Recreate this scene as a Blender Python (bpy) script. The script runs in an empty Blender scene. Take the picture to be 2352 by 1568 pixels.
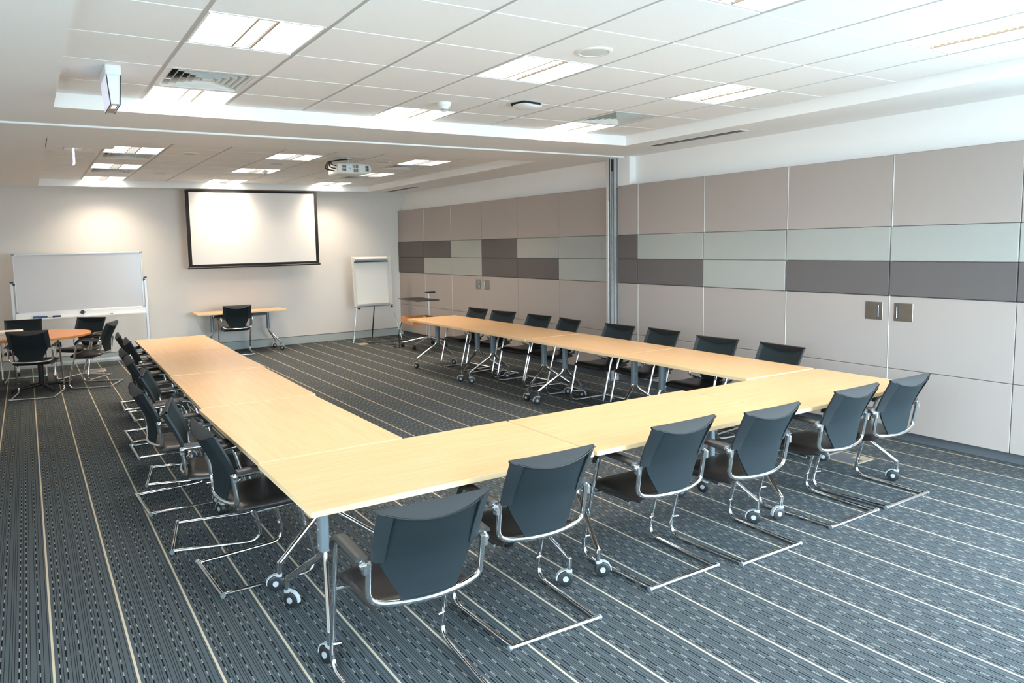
import bpy, math, random
from mathutils import Vector, Matrix
random.seed(7)
S = bpy.context.scene
C = S.collection
R = math.radians
H = 1.85            # eye height, the unit everything else was measured against

# ------------------------------------------------------------------ materials
def mat(name, col=(.8, .8, .8), rough=.5, metal=0., spec=.5, emit=None, estr=0., bump=None, noise=None, coat=0.):
    m = bpy.data.materials.new(name); m.use_nodes = True
    nt = m.node_tree; b = nt.nodes['Principled BSDF']
    b.inputs['Base Color'].default_value = (*col, 1)
    b.inputs['Roughness'].default_value = rough
    b.inputs['Metallic'].default_value = metal
    b.inputs['Specular IOR Level'].default_value = spec
    b.inputs['Coat Weight'].default_value = coat
    if emit:
        b.inputs['Emission Color'].default_value = (*emit, 1); b.inputs['Emission Strength'].default_value = estr
    if bump or noise:
        tc = nt.nodes.new('ShaderNodeTexCoord')
    if noise:                                   # (scale, amount): slight mottling of the surface's own colour
        n = nt.nodes.new('ShaderNodeTexNoise'); n.inputs['Scale'].default_value = noise[0]; n.inputs['Detail'].default_value = 4
        mr = nt.nodes.new('ShaderNodeMapRange'); mr.inputs['To Min'].default_value = 1 - noise[1]; mr.inputs['To Max'].default_value = 1 + noise[1]
        mx = nt.nodes.new('ShaderNodeVectorMath'); mx.operation = 'SCALE'; mx.inputs[0].default_value = col
        nt.links.new(tc.outputs['Object'], n.inputs['Vector']); nt.links.new(n.outputs['Fac'], mr.inputs['Value'])
        nt.links.new(mr.outputs['Result'], mx.inputs['Scale']); nt.links.new(mx.outputs['Vector'], b.inputs['Base Color'])
    if bump:                                    # (scale, strength)
        n2 = nt.nodes.new('ShaderNodeTexNoise'); n2.inputs['Scale'].default_value = bump[0]; n2.inputs['Detail'].default_value = 2
        bp = nt.nodes.new('ShaderNodeBump'); bp.inputs['Strength'].default_value = bump[1]; bp.inputs['Distance'].default_value = .002
        nt.links.new(tc.outputs['Object'], n2.inputs['Vector']); nt.links.new(n2.outputs['Fac'], bp.inputs['Height'])
        nt.links.new(bp.outputs['Normal'], b.inputs['Normal'])
    return m

M = {}
M['wall'] = mat('wall_paint', (.72, .69, .65), .7, noise=(3, .015))
M['soffit'] = mat('soffit_paint', (.88, .88, .87), .75)
M['tile'] = mat('mineral_tile', (.87, .87, .86), .9, noise=(160, .05), bump=(220, .25))
M['tbar_wide'] = mat('grid_bar_grey', (.50, .49, .47), .5)
M['tbar'] = mat('grid_bar_white', (.80, .80, .79), .5)
M['skirt'] = mat('skirting_grey', (.42, .47, .46), .5)
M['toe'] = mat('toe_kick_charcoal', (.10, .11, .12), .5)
M['panel'] = mat('panel_laminate', (.37, .325, .298), .55, noise=(2, .012))
M['pad_dark'] = mat('pad_fabric_dark', (.115, .102, .099), .9, bump=(500, .4), noise=(120, .06))
M['pad_light'] = mat('pad_fabric_light', (.35, .36, .335), .9, bump=(500, .4), noise=(120, .04))
M['seam'] = mat('seam_strip', (.72, .72, .70), .4)
M['steel'] = mat('brushed_steel', (.33, .33, .31), .32, 1., noise=(9, .2))
M['alu'] = mat('aluminium', (.60, .61, .61), .38, .35)
M['alu_white'] = mat('track_white', (.86, .87, .87), .4)
M['chrome'] = mat('chrome', (.80, .81, .82), .07, 1.)
M['chrome_soft'] = mat('satin_chrome', (.70, .71, .72), .2, 1.)
M['black'] = mat('black_plastic', (.012, .012, .013), .4)
M['blackmat'] = mat('black_matt', (.008, .008, .009), .8)
M['void'] = mat('duct_dark', (.006, .006, .006), .9)
M['rubber'] = mat('wheel_rubber', (.018, .019, .021), .45)
M['grey_plastic'] = mat('grey_plastic', (.38, .41, .43), .45)
M['post'] = mat('post_grey_paint', (.22, .26, .28), .35, .35)
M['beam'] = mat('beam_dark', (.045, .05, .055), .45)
M['leather'] = mat('black_leather', (.020, .017, .016), .33, bump=(300, .25))
M['pad_arm'] = mat('armrest_plastic', (.030, .027, .025), .42)
M['white'] = mat('white_plastic', (.80, .80, .78), .45)
M['cream'] = mat('projector_cream', (.72, .73, .70), .45)
M['screen'] = mat('screen_cloth', (.83, .81, .78), .8)
M['board'] = mat('whiteboard_enamel', (.60, .59, .59), .2)
M['paper'] = mat('paper', (.78, .76, .72), .8, bump=(14, .5))
M['easel'] = mat('easel_white', (.70, .68, .62), .5)
M['boxw'] = mat('box_card_white', (.80, .74, .66), .7)
M['orange_wood'] = None
M['blue'] = mat('eraser_blue', (.03, .09, .22), .6)
M['navy'] = mat('eraser_navy', (.015, .03, .08), .6)
M['red'] = mat('marker_red', (.65, .12, .05), .4)
M['green'] = mat('marker_green', (.02, .12, .06), .4)
M['speaker'] = mat('speaker_mesh', (.66, .66, .64), .7, bump=(700, .4))
M['amber'] = mat('sign_underside', (.45, .36, .28), .5)
M['lens'] = mat('projector_emblem_teal', (.2, .5, .6), .2)  # flat teal of the small emblem on the projector case
M['brass'] = mat('floor_box_frame', (.45, .37, .27), .45, .4)
M['lamp'] = mat('troffer_diffuser', (.9, .9, .9), .5, emit=(1., .93, .84), estr=5.0)
M['lamp_core'] = mat('troffer_core', (.85, .85, .85), .5, emit=(1., .93, .84), estr=1.1)
M['led'] = mat('green_led', (.1, .6, .3), .5, emit=(.1, .9, .4), estr=1.2)
M['sign'] = mat('sign_acrylic', (.78, .78, .82), .35, emit=(.72, .74, 1.), estr=.35)
M['sign_edge'] = mat('sign_edge_lit', (.8, .8, 1.), .4, emit=(.80, .82, 1.), estr=2.2)
M['sign_patch'] = mat('sign_patch_lit', (1, 1, 1), .4, emit=(.95, .93, 1.), estr=2.0)

def wood(name, c1, c2, scale=(1, 14, 14), rough=.32):
    m = bpy.data.materials.new(name); m.use_nodes = True
    nt = m.node_tree; b = nt.nodes['Principled BSDF']; b.inputs['Roughness'].default_value = rough
    b.inputs['Specular IOR Level'].default_value = .35
    tc = nt.nodes.new('ShaderNodeTexCoord'); mp = nt.nodes.new('ShaderNodeMapping'); mp.inputs['Scale'].default_value = scale
    n = nt.nodes.new('ShaderNodeTexNoise'); n.inputs['Scale'].default_value = 2.2; n.inputs['Detail'].default_value = 6; n.inputs['Roughness'].default_value = .62
    n.inputs['Distortion'].default_value = .35
    mp2 = nt.nodes.new('ShaderNodeMapping'); mp2.inputs['Scale'].default_value = (scale[0] * 2, scale[1] * 6, scale[2] * 6)
    n2 = nt.nodes.new('ShaderNodeTexNoise'); n2.inputs['Scale'].default_value = 3.; n2.inputs['Detail'].default_value = 3
    ad = nt.nodes.new('ShaderNodeMath'); ad.operation = 'MULTIPLY_ADD'; ad.inputs[1].default_value = .45
    oi = nt.nodes.new('ShaderNodeObjectInfo')
    off = nt.nodes.new('ShaderNodeVectorMath'); off.operation = 'MULTIPLY_ADD'; off.inputs[1].default_value = (1, 1, 1)
    cb = nt.nodes.new('ShaderNodeCombineXYZ'); ml = nt.nodes.new('ShaderNodeMath'); ml.operation = 'MULTIPLY'; ml.inputs[1].default_value = 37.
    nt.links.new(oi.outputs['Random'], ml.inputs[0]); nt.links.new(ml.outputs[0], cb.inputs[0]); nt.links.new(ml.outputs[0], cb.inputs[1])
    nt.links.new(tc.outputs['Object'], off.inputs[0]); nt.links.new(cb.outputs[0], off.inputs[2])
    cr = nt.nodes.new('ShaderNodeValToRGB')
    cr.color_ramp.elements[0].position = .42; cr.color_ramp.elements[1].position = .86
    cr.color_ramp.elements[0].color = (*c1, 1); cr.color_ramp.elements[1].color = (*c2, 1)
    for mm, nn in ((mp, n), (mp2, n2)):
        nt.links.new(off.outputs[0], mm.inputs['Vector']); nt.links.new(mm.outputs[0], nn.inputs['Vector'])
    nt.links.new(n2.outputs['Fac'], ad.inputs[0]); nt.links.new(n.outputs['Fac'], ad.inputs[2])
    nt.links.new(ad.outputs[0], cr.inputs['Fac']); nt.links.new(cr.outputs[0], b.inputs['Base Color'])
    return m
M['beech'] = wood('beech_veneer', (.68, .445, .25), (.58, .355, .17))
M['beech_edge'] = wood('beech_edge', (.76, .58, .37), (.70, .51, .29), (1, 6, 6), .45)
M['cherry'] = wood('cherry_veneer', (.58, .25, .075), (.50, .20, .055))

def carpet_mat():
    m = bpy.data.materials.new('striped_carpet'); m.use_nodes = True
    nt = m.node_tree; N = nt.nodes.new; L = nt.links.new
    b = nt.nodes['Principled BSDF']; b.inputs['Roughness'].default_value = .95; b.inputs['Specular IOR Level'].default_value = .12
    tc = N('ShaderNodeTexCoord'); sx = N('ShaderNodeSeparateXYZ'); L(tc.outputs['Object'], sx.inputs[0])
    def math_(op, a, bb=None, c=None):
        n = N('ShaderNodeMath'); n.operation = op
        for i, v in enumerate((a, bb, c)):
            if v is None: continue
            if isinstance(v, (int, float)): n.inputs[i].default_value = v
            else: L(v, n.inputs[i])
        return n.outputs[0]
    P = .3145
    t = math_('DIVIDE', math_('ADD', sx.outputs['X'], .332 + P * 20), P)
    u = math_('FRACT', t); cell = math_('FLOOR', t)
    def band(c, w):                        # 1 inside |u-c|<w/2
        d = math_('ABSOLUTE', math_('SUBTRACT', u, c)); return math_('LESS_THAN', d, w / 2)
    def add(lst):
        o = lst[0]
        for x in lst[1:]: o = math_('MAXIMUM', o, x)
        return o
    stripe = add([math_('LESS_THAN', u, .017), math_('GREATER_THAN', u, .983)])
    thin = add([band(c, .0085) for c in (.118, .224, .269, .297, .392, .454, .487, .521, .619, .717, .796, .885, .952)])
    dark, pale = [], []
    for i, c in enumerate((.076, .168, .347, .577, .670, .835)):
        wn = N('ShaderNodeTexWhiteNoise'); wn.noise_dimensions = '2D'
        cv = N('ShaderNodeCombineXYZ'); L(cell, cv.inputs[0]); cv.inputs[1].default_value = i * 3.7; L(cv.outputs[0], wn.inputs['Vector'])
        v = math_('FRACT', math_('ADD', math_('DIVIDE', sx.outputs['Y'], .098 + .006 * (i % 3)), math_('MULTIPLY', wn.outputs['Value'], 5)))
        on = math_('LESS_THAN', v, .36)
        bd = band(c, .020)
        pale.append(math_('MULTIPLY', math_('MULTIPLY', band(c, .009), on), 1.)); dark.append(math_('MULTIPLY', bd, math_('SUBTRACT', 1., on)))
    dark = add(dark); pale = add(pale)
    ns = N('ShaderNodeTexNoise'); ns.inputs['Scale'].default_value = 420; ns.inputs['Detail'].default_value = 2; L(tc.outputs['Object'], ns.inputs['Vector'])
    ns2 = N('ShaderNodeTexNoise'); ns2.inputs['Scale'].default_value = 5; ns2.inputs['Detail'].default_value = 3; L(tc.outputs['Object'], ns2.inputs['Vector'])
    base = N('ShaderNodeMix'); base.data_type = 'RGBA'; base.inputs['A'].default_value = (.043, .052, .056, 1); base.inputs['B'].default_value = (.094, .109, .117, 1)
    L(ns.outputs['Fac'], base.inputs['Factor'])
    def mix(prev, fac, col):
        x = N('ShaderNodeMix'); x.data_type = 'RGBA'; L(prev, x.inputs['A']); L(fac, x.inputs['Factor']); x.inputs['B'].default_value = (*col, 1); return x.outputs['Result']
    c = base.outputs['Result']
    c = mix(c, thin, (.012, .013, .013)); c = mix(c, dark, (.006, .007, .008)); c = mix(c, pale, (.31, .29, .24)); c = mix(c, stripe, (.47, .395, .285))
    L(c, b.inputs['Base Color'])
    bp = N('ShaderNodeBump'); bp.inputs['Strength'].default_value = .35; bp.inputs['Distance'].default_value = .003
    L(ns.outputs['Fac'], bp.inputs['Height']); L(bp.outputs['Normal'], b.inputs['Normal'])
    return m
M['carpet'] = carpet_mat()

def mesh_fabric(name, c, rough, sheen):
    m = mat(name, c, rough, spec=.25); nt = m.node_tree; b = nt.nodes['Principled BSDF']
    b.inputs['Sheen Weight'].default_value = sheen; b.inputs['Sheen Roughness'].default_value = .5; b.inputs['Sheen Tint'].default_value = (.8, .9, 1, 1)
    tc = nt.nodes.new('ShaderNodeTexCoord'); w = nt.nodes.new('ShaderNodeTexWave'); w.wave_type = 'BANDS'; w.bands_direction = 'Z'
    w.inputs['Scale'].default_value = 90; w.inputs['Distortion'].default_value = .4
    bp = nt.nodes.new('ShaderNodeBump'); bp.inputs['Strength'].default_value = .25; bp.inputs['Distance'].default_value = .001
    nt.links.new(tc.outputs['Object'], w.inputs['Vector']); nt.links.new(w.outputs['Fac'], bp.inputs['Height']); nt.links.new(bp.outputs['Normal'], b.inputs['Normal'])
    return m
M['mesh'] = mesh_fabric('chair_mesh_black', (.0085, .0150, .0178), .85, .0)
M['sleeve'] = mat('chair_sleeve_black', (.008, .014, .017), .7, bump=(250, .3))
M['band'] = mat('chair_headband', (.017, .018, .0185), .8, bump=(300, .2))
def glass_mat():
    m = bpy.data.materials.new('window_glass'); m.use_nodes = True; nt = m.node_tree; nt.nodes.clear()
    o = nt.nodes.new('ShaderNodeOutputMaterial'); t = nt.nodes.new('ShaderNodeBsdfTransparent'); g = nt.nodes.new('ShaderNodeBsdfGlossy')
    g.inputs['Roughness'].default_value = .02; t.inputs['Color'].default_value = (.95, .98, .98, 1)
    x = nt.nodes.new('ShaderNodeMixShader'); x.inputs[0].default_value = .05
    nt.links.new(t.outputs[0], x.inputs[1]); nt.links.new(g.outputs[0], x.inputs[2]); nt.links.new(x.outputs[0], o.inputs[0]); return m
M['glass'] = glass_mat()

# ------------------------------------------------------------------ mesh builder
class MB:
    def __init__(s): s.v = []; s.f = []; s.m = []; s.mats = []; s.cur = 0
    def use(s, m):
        if m not in s.mats: s.mats.append(m)
        s.cur = s.mats.index(m); return s
    def add(s, vs, fs):
        o = len(s.v); s.v += [tuple(p) for p in vs]
        for f in fs: s.f.append(tuple(i + o for i in f)); s.m.append(s.cur)
        return s
    def box(s, x0, x1, y0, y1, z0, z1, mtx=None):
        vs = [Vector((x, y, z)) for z in (z0, z1) for y in (y0, y1) for x in (x0, x1)]
        if mtx: vs = [mtx @ p for p in vs]
        return s.add(vs, [(0, 2, 3, 1), (4, 5, 7, 6), (0, 1, 5, 4), (2, 6, 7, 3), (0, 4, 6, 2), (1, 3, 7, 5)])
    def cbox(s, x0, x1, y0, y1, z0, z1, c=.004, mtx=None):            # chamfered box
        vs = []; idx = {}
        for ix, (x, dx) in enumerate(((x0, c), (x1, -c))):
            for iy, (y, dy) in enumerate(((y0, c), (y1, -c))):
                for iz, (z, dz) in enumerate(((z0, c), (z1, -c))):
                    for a, p in enumerate(((x, y + dy, z + dz), (x + dx, y, z + dz), (x + dx, y + dy, z))):
                        idx[ix, iy, iz, a] = len(vs); vs.append(Vector(p))
        I = lambda ix, iy, iz, a: idx[ix, iy, iz, a]
        fs = []
        for k in (0, 1):
            q = [I(k, 0, 0, 0), I(k, 1, 0, 0), I(k, 1, 1, 0), I(k, 0, 1, 0)]; fs.append(tuple(q if k else q[::-1]))
            q = [I(0, k, 0, 1), I(1, k, 0, 1), I(1, k, 1, 1), I(0, k, 1, 1)]; fs.append(tuple(q[::-1] if k else q))
            q = [I(0, 0, k, 2), I(1, 0, k, 2), I(1, 1, k, 2), I(0, 1, k, 2)]; fs.append(tuple(q if k else q[::-1]))
        for p in (0, 1):
            for q in (0, 1):
                fs.append((I(p, q, 0, 0), I(p, q, 1, 0), I(p, q, 1, 1), I(p, q, 0, 1)))
                fs.append((I(p, 0, q, 0), I(p, 0, q, 2), I(p, 1, q, 2), I(p, 1, q, 0)))
                fs.append((I(0, p, q, 1), I(1, p, q, 1), I(1, p, q, 2), I(0, p, q, 2)))
        for ix in (0, 1):
            for iy in (0, 1):
                for iz in (0, 1): fs.append((I(ix, iy, iz, 0), I(ix, iy, iz, 1), I(ix, iy, iz, 2)))
        if mtx: vs = [mtx @ p for p in vs]
        return s.add(vs, fs)
    def tube(s, path, r, n=10, rb=None, closed=False, caps=True, up=None):    # r: number or list; rb: second radius (oval)
        P = [Vector(p) for p in path]; k = len(P); T = []
        for i in range(k):
            a = P[(i - 1) % k] if (i or closed) else P[0]; b = P[(i + 1) % k] if (i < k - 1 or closed) else P[-1]
            T.append((b - a).normalized())
        nrm = Vector(up) if up else (Vector((0, 0, 1)) if abs(T[0].z) < .9 else Vector((1, 0, 0)))
        nrm = (nrm - T[0] * nrm.dot(T[0])).normalized(); vs = []
        for i in range(k):
            nrm = (nrm - T[i] * nrm.dot(T[i])).normalized(); bn = T[i].cross(nrm)
            ra = r[i] if isinstance(r, (list, tuple)) else r; rr = rb if rb else ra
            for j in range(n):
                a = 2 * math.pi * j / n; vs.append(P[i] + nrm * (ra * math.cos(a)) + bn * (rr * math.sin(a)))
        fs = []
        for i in range(k if closed else k - 1):
            i2 = (i + 1) % k
            for j in range(n): fs.append((i * n + j, i * n + (j + 1) % n, i2 * n + (j + 1) % n, i2 * n + j))
        if caps and not closed: fs += [tuple(range(n))[::-1], tuple((k - 1) * n + j for j in range(n))]
        return s.add(vs, fs)
    def lathe(s, prof, c=(0, 0, 0), n=24, mtx=None):                 # prof: (r, z) list around z
        vs = []; c = Vector(c)
        for r_, z in prof:
            for j in range(n):
                a = 2 * math.pi * j / n; p = Vector((r_ * math.cos(a), r_ * math.sin(a), z)); vs.append(c + (mtx @ p if mtx else p))
        fs = [(i * n + j, i * n + (j + 1) % n, (i + 1) * n + (j + 1) % n, (i + 1) * n + j) for i in range(len(prof) - 1) for j in range(n)]
        k = len(prof) - 1
        fs += [tuple(range(n))[::-1], tuple(k * n + j for j in range(n))]
        return s.add(vs, fs)
    def loft(s, rings, caps=True, closed=True):
        n = len(rings[0]); vs = [p for r_ in rings for p in r_]; fs = []
        for i in range(len(rings) - 1):
            for j in range(n if closed else n - 1): fs.append((i * n + j, i * n + (j + 1) % n, (i + 1) * n + (j + 1) % n, (i + 1) * n + j))
        if caps: fs += [tuple(range(n))[::-1], tuple((len(rings) - 1) * n + j for j in range(n))]
        return s.add(vs, fs)
    def quad(s, *p): return s.add(p, [tuple(range(len(p)))])
    def prism(s, poly, z0, z1):
        n = len(poly); vs = [(x, y, z0) for x, y in poly] + [(x, y, z1) for x, y in poly]
        return s.add(vs, [tuple(range(n))[::-1], tuple(range(n, 2 * n))] + [(i, (i + 1) % n, (i + 1) % n + n, i + n) for i in range(n)])
    def build(s, name, m=None, parent=None, loc=None, rz=0., smooth=True, ang=38):
        me = bpy.data.meshes.new(name); me.from_pydata(s.v, [], s.f)
        mats = s.mats or [m]
        for k in mats: me.materials.append(M[k])
        for p, k in zip(me.polygons, s.m): p.material_index = k; p.use_smooth = smooth
        me.validate(); me.update()
        if smooth: me.set_sharp_from_angle(angle=R(ang))
        o = bpy.data.objects.new(name, me); C.objects.link(o)
        if parent: o.parent = parent
        if loc is not None: o.location = loc
        o.rotation_euler = (0, 0, rz)
        return o

def fillet(pts, n=6):
    """pts: (x,y,z,radius) -> polyline with rounded corners"""
    out = []
    for i, p in enumerate(pts):
        q = Vector(p[:3]); rr = p[3] if len(p) > 3 else 0
        if i in (0, len(pts) - 1) or rr <= 0: out.append(q); continue
        a = (Vector(pts[i - 1][:3]) - q).normalized(); b = (Vector(pts[i + 1][:3]) - q).normalized()
        ang = a.angle(b); d = rr / math.tan(ang / 2)
        d = min(d, .48 * (Vector(pts[i - 1][:3]) - q).length if i > 1 else .95 * (Vector(pts[i - 1][:3]) - q).length, .95 * (Vector(pts[i + 1][:3]) - q).length)
        p0 = q + a * d; p1 = q + b * d
        for k in range(n + 1):
            t = k / n; out.append(p0 * (1 - t) ** 2 + q * 2 * t * (1 - t) + p1 * t * t)
    return out

def empty(name, loc=(0, 0, 0), rz=0.):
    o = bpy.data.objects.new(name, None); C.objects.link(o); o.location = loc; o.rotation_euler = (0, 0, rz); o.empty_display_size = .1; return o
def tag(o, label=None, cat=None, group=None, kind=None):
    for k, v in (('label', label), ('category', cat), ('group', group), ('kind', kind)):
        if v: o[k] = v
    return o
def thing(name, label, cat, loc=(0, 0, 0), rz=0., group=None): return tag(empty(name, loc, rz), label, cat, group)
def struct(o): o['kind'] = 'structure'; return o
KIDS = {}
def copy_tree(o, parent=None):
    c = o.copy(); C.objects.link(c)
    if parent: c.parent = parent
    for ch in [k for k in ALL() if k.parent == o]: copy_tree(ch, c)
    return c
def ALL(): return list(C.objects)

# ------------------------------------------------------------------ the room shell
XL, XR, YN, YB = -1.1, 6.752, -1.6, 13.6
ZS, ZT = 2.91, 3.02
XP = 6.638                                 # face of the cupboard panels
f = MB(); f.quad((XL, YN, 0), (XR, YN, 0), (XR, YB, 0), (XL, YB, 0)); f.quad((XL, YN, -.05), (XL, YB, -.05), (XR, YB, -.05), (XR, YN, -.05))
struct(f.build('floor', 'carpet', smooth=False))
w = MB(); w.box(XL, XR, YB, YB + .12, 0, ZS + .2); struct(w.build('wall_back', 'wall', smooth=False))
LY0, LY1, LZ0 = -1.35, 1.95, 1.15            # strip window in the left wall, beside the camera
w = MB(); w.box(XL - .12, XL, LY1, YB + .12, 0, ZS + .2); w.box(XL - .12, XL, YN, LY0, 0, ZS + .2); w.box(XL - .12, XL, LY0, LY1, 0, LZ0); w.box(XL - .12, XL, LY0, LY1, 2.78, ZS + .2)
struct(w.build('wall_left', 'wall', smooth=False))
RY0, RY1 = -1.42, 1.50                     # window in the right wall, beside and behind the camera
w = MB(); w.box(XR, XR + .12, RY1, YB + .12, 0, ZS + .2); w.box(XR, XR + .12, YN, RY0, 0, ZS + .2); w.box(XR, XR + .12, RY0, RY1, 0, .12); w.box(XR, XR + .12, RY0, RY1, 2.78, ZS + .2)
struct(w.build('wall_right', 'soffit', smooth=False))
# near wall, behind the camera: a wide window
WIN = ((2.9, 6.55, .12, 2.78),)
w = MB()
xs = [XL, 2.9, 6.55, XR]
for i in range(3):
    if i == 1:
        w.box(xs[i], xs[i + 1], YN - .12, YN, 0, .12); w.box(xs[i], xs[i + 1], YN - .12, YN, 2.78, ZS + .2)
    else: w.box(xs[i], xs[i + 1], YN - .12, YN, 0, ZS + .2)
struct(w.build('wall_front', 'wall', smooth=False))
for k, (x0, x1, z0, z1) in enumerate(WIN):
    fr = MB(); t = .05
    fr.box(x0, x1, YN - .09, YN - .03, z0, z0 + t); fr.box(x0, x1, YN - .09, YN - .03, z1 - t, z1)
    n = 3 if k == 0 else 1
    for i in range(n + 1):
        xm = x0 + (x1 - x0) * i / n; a = max(x0, xm - t / 2); b = min(x1, xm + t / 2)
        if i == 0: b = x0 + t
        if i == n: a = x1 - t
        fr.box(a, b, YN - .09, YN - .03, z0 + t, z1 - t)
    wf = struct(fr.build('window_%d' % (k + 1), 'alu', smooth=False))
    g = MB(); g.box(x0 + .02, x1 - .02, YN - .065, YN - .055, z0 + .02, z1 - .02); g.build('glass', 'glass', wf, smooth=False)

fr = MB(); xa, xb = XL - .09, XL - .03
fr.box(xa, xb, LY0, LY1, LZ0, LZ0 + .05); fr.box(xa, xb, LY0, LY1, 2.73, 2.78)
for q in (LY0, LY0 + 1.08, LY0 + 2.16, LY1 - .05): fr.box(xa, xb, q, q + .05, LZ0 + .05, 2.73)
wf = struct(fr.build('window_2', 'alu', smooth=False))
g = MB(); g.box(XL - .065, XL - .055, LY0 + .02, LY1 - .02, LZ0 + .02, 2.76); g.build('glass', 'glass', wf, smooth=False)
fr = MB(); xa, xb = XR + .03, XR + .09
fr.box(xa, xb, RY0, RY1, .12, .17); fr.box(xa, xb, RY0, RY1, 2.73, 2.78)
for q in (RY0, RY0 + .97, RY0 + 1.94, RY1 - .05): fr.box(xa, xb, q, q + .05, .17, 2.73)
wf = struct(fr.build('window_3', 'alu', smooth=False))
g = MB(); g.box(XR + .055, XR + .065, RY0 + .02, RY1 - .02, .14, 2.76); g.build('glass', 'glass', wf, smooth=False)
# lowered soffit with two coffers of mineral tiles
c = MB().use('soffit')
AX0, AX1, AY1 = .255, 5.881, 6.165
BX0, BX1, BY0, BY1, BNX, BNY = .25, 5.85, 7.82, 13.25, .86, 8.44
def sq(x0, x1, y0, y1, z=ZS): c.quad((x0, y0, z), (x0, y1, z), (x1, y1, z), (x1, y0, z))
sq(XL, AX0, YN, YB); sq(AX1, XR, YN, YB)
sq(AX0, AX1, AY1, BY0); sq(AX0, AX1, BY1, YB); sq(BX1, AX1, BY0, BY1)
c.quad((BX0, BY0, ZS), (BX0, BNY, ZS), (BNX, BNY, ZS), (BNX, BY0, ZS))
ZU = ZT + .01
def vert(p, q): c.quad((*p, ZS), (*q, ZS), (*q, ZU), (*p, ZU))
vert((AX0, YN), (AX0, AY1)); vert((AX0, AY1), (AX1, AY1)); vert((AX1, AY1), (AX1, YN))
loop = [(BNX, BY0), (BX1, BY0), (BX1, BY1), (BX0, BY1), (BX0, BNY), (BNX, BNY)]
for i in range(6): vert(loop[i], loop[(i + 1) % 6])
c.use('soffit'); c.quad((XL - .1, YN - .1, ZU + .06), (XL - .1, YB + .1, ZU + .06), (XR + .1, YB + .1, ZU + .06), (XR + .1, YN - .1, ZU + .06))
GX = [.255, .845, 1.485, 2.12, 2.76, 3.40, 4.04, 4.67, 5.295, 5.88]
GYA = [5.65 - .6205 * k for k in range(13)][::-1]; GYA = [y for y in GYA if y > YN + .02]
GYA = [YN] + GYA + [AY1]
GYB = [7.82, 8.39, 9.0, 9.605, 10.21, 10.82, 11.43, 12.04, 12.65, 13.25]
COLS = (1, 4, 7)                            # grid bays that hold fittings
def bay(ix, y0): return GX[ix], GX[ix + 1]
LAMPS = [(1, 3.795, 4.41), (1, 5.65, 6.165), (4, 1.935, 2.55), (4, 3.795, 4.41), (4, 5.65, 6.165), (7, 1.935, 2.55), (7, 3.795, 4.41), (7, 5.65, 6.165),
         (1, 9.0, 9.605), (1, 10.82, 11.43), (1, 12.65, 13.25), (4, 9.0, 9.605), (4, 10.82, 11.43), (4, 12.65, 13.25), (7, 9.0, 9.605), (7, 10.82, 11.43), (7, 12.65, 13.25)]
VENTS = [(1, 5.03, 5.65), (7, 5.03, 5.65), (1, 9.605, 10.21), (1, 11.43, 12.04), (7, 9.605, 10.21), (7, 11.43, 12.04)]
def taken(ix, y0, y1):
    m_ = (y0 + y1) / 2
    return any(k == ix and a < m_ < b for k, a, b in LAMPS + VENTS)
for GY, zone in ((GYA, 0), (GYB, 1)):
    for ix in range(9):
        for iy in range(len(GY) - 1):
            x0, x1, y0, y1 = GX[ix], GX[ix + 1], GY[iy], GY[iy + 1]
            if zone and y0 < BNY - .3 and x1 < BNX + .05: continue
            if taken(ix, y0, y1): continue
            c.use('tile'); c.box(x0 + .014, x1 - .014, y0 + .007, y1 - .007, ZT - .004, ZT + .008)
    c.use('tbar_wide')
    for x in GX[1:-1]: c.box(x - .015, x + .015, GY[0], GY[-1], ZT, ZT + .01)
    c.use('tbar')
    for x in (GX[0], GX[-1]): c.box(x - .012, x + .018 if x < 1 else x + .012, GY[0], GY[-1], ZT - .001, ZT + .006)
    for y in (GY[0], GY[-1]): c.box(GX[0], GX[-1], y - .018, y + .012, ZT - .001, ZT + .006)
    for y in GY[1:-1]: c.box(GX[0], GX[-1], y - .008, y + .008, ZT + .0005, ZT + .0095)
struct(c.build('ceiling', smooth=False))
# skirting along the back wall
s = MB(); s.cbox(XL, XP - .02, YB - .018, YB, 0, .145, .003); s.use('toe') if False else None
struct(s.build('baseboard_back', 'skirt', smooth=False))
s = MB(); s.box(XL, XP - .02, YB - .020, YB, .145, .151); struct(s.build('skirting_shadow', 'beam', smooth=False))   # dark strip standing in for a shadow line on the skirting
s = MB(); s.box(XP + .05, XR, 1.6, YB, 0, .085); struct(s.build('baseboard_right', 'toe', smooth=False))
# ledge on top of the cupboard wall
s = MB(); s.box(XP + .012, XR, 1.6, YB, 2.53, 2.552); struct(s.build('trim_2', 'panel', smooth=False))

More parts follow.
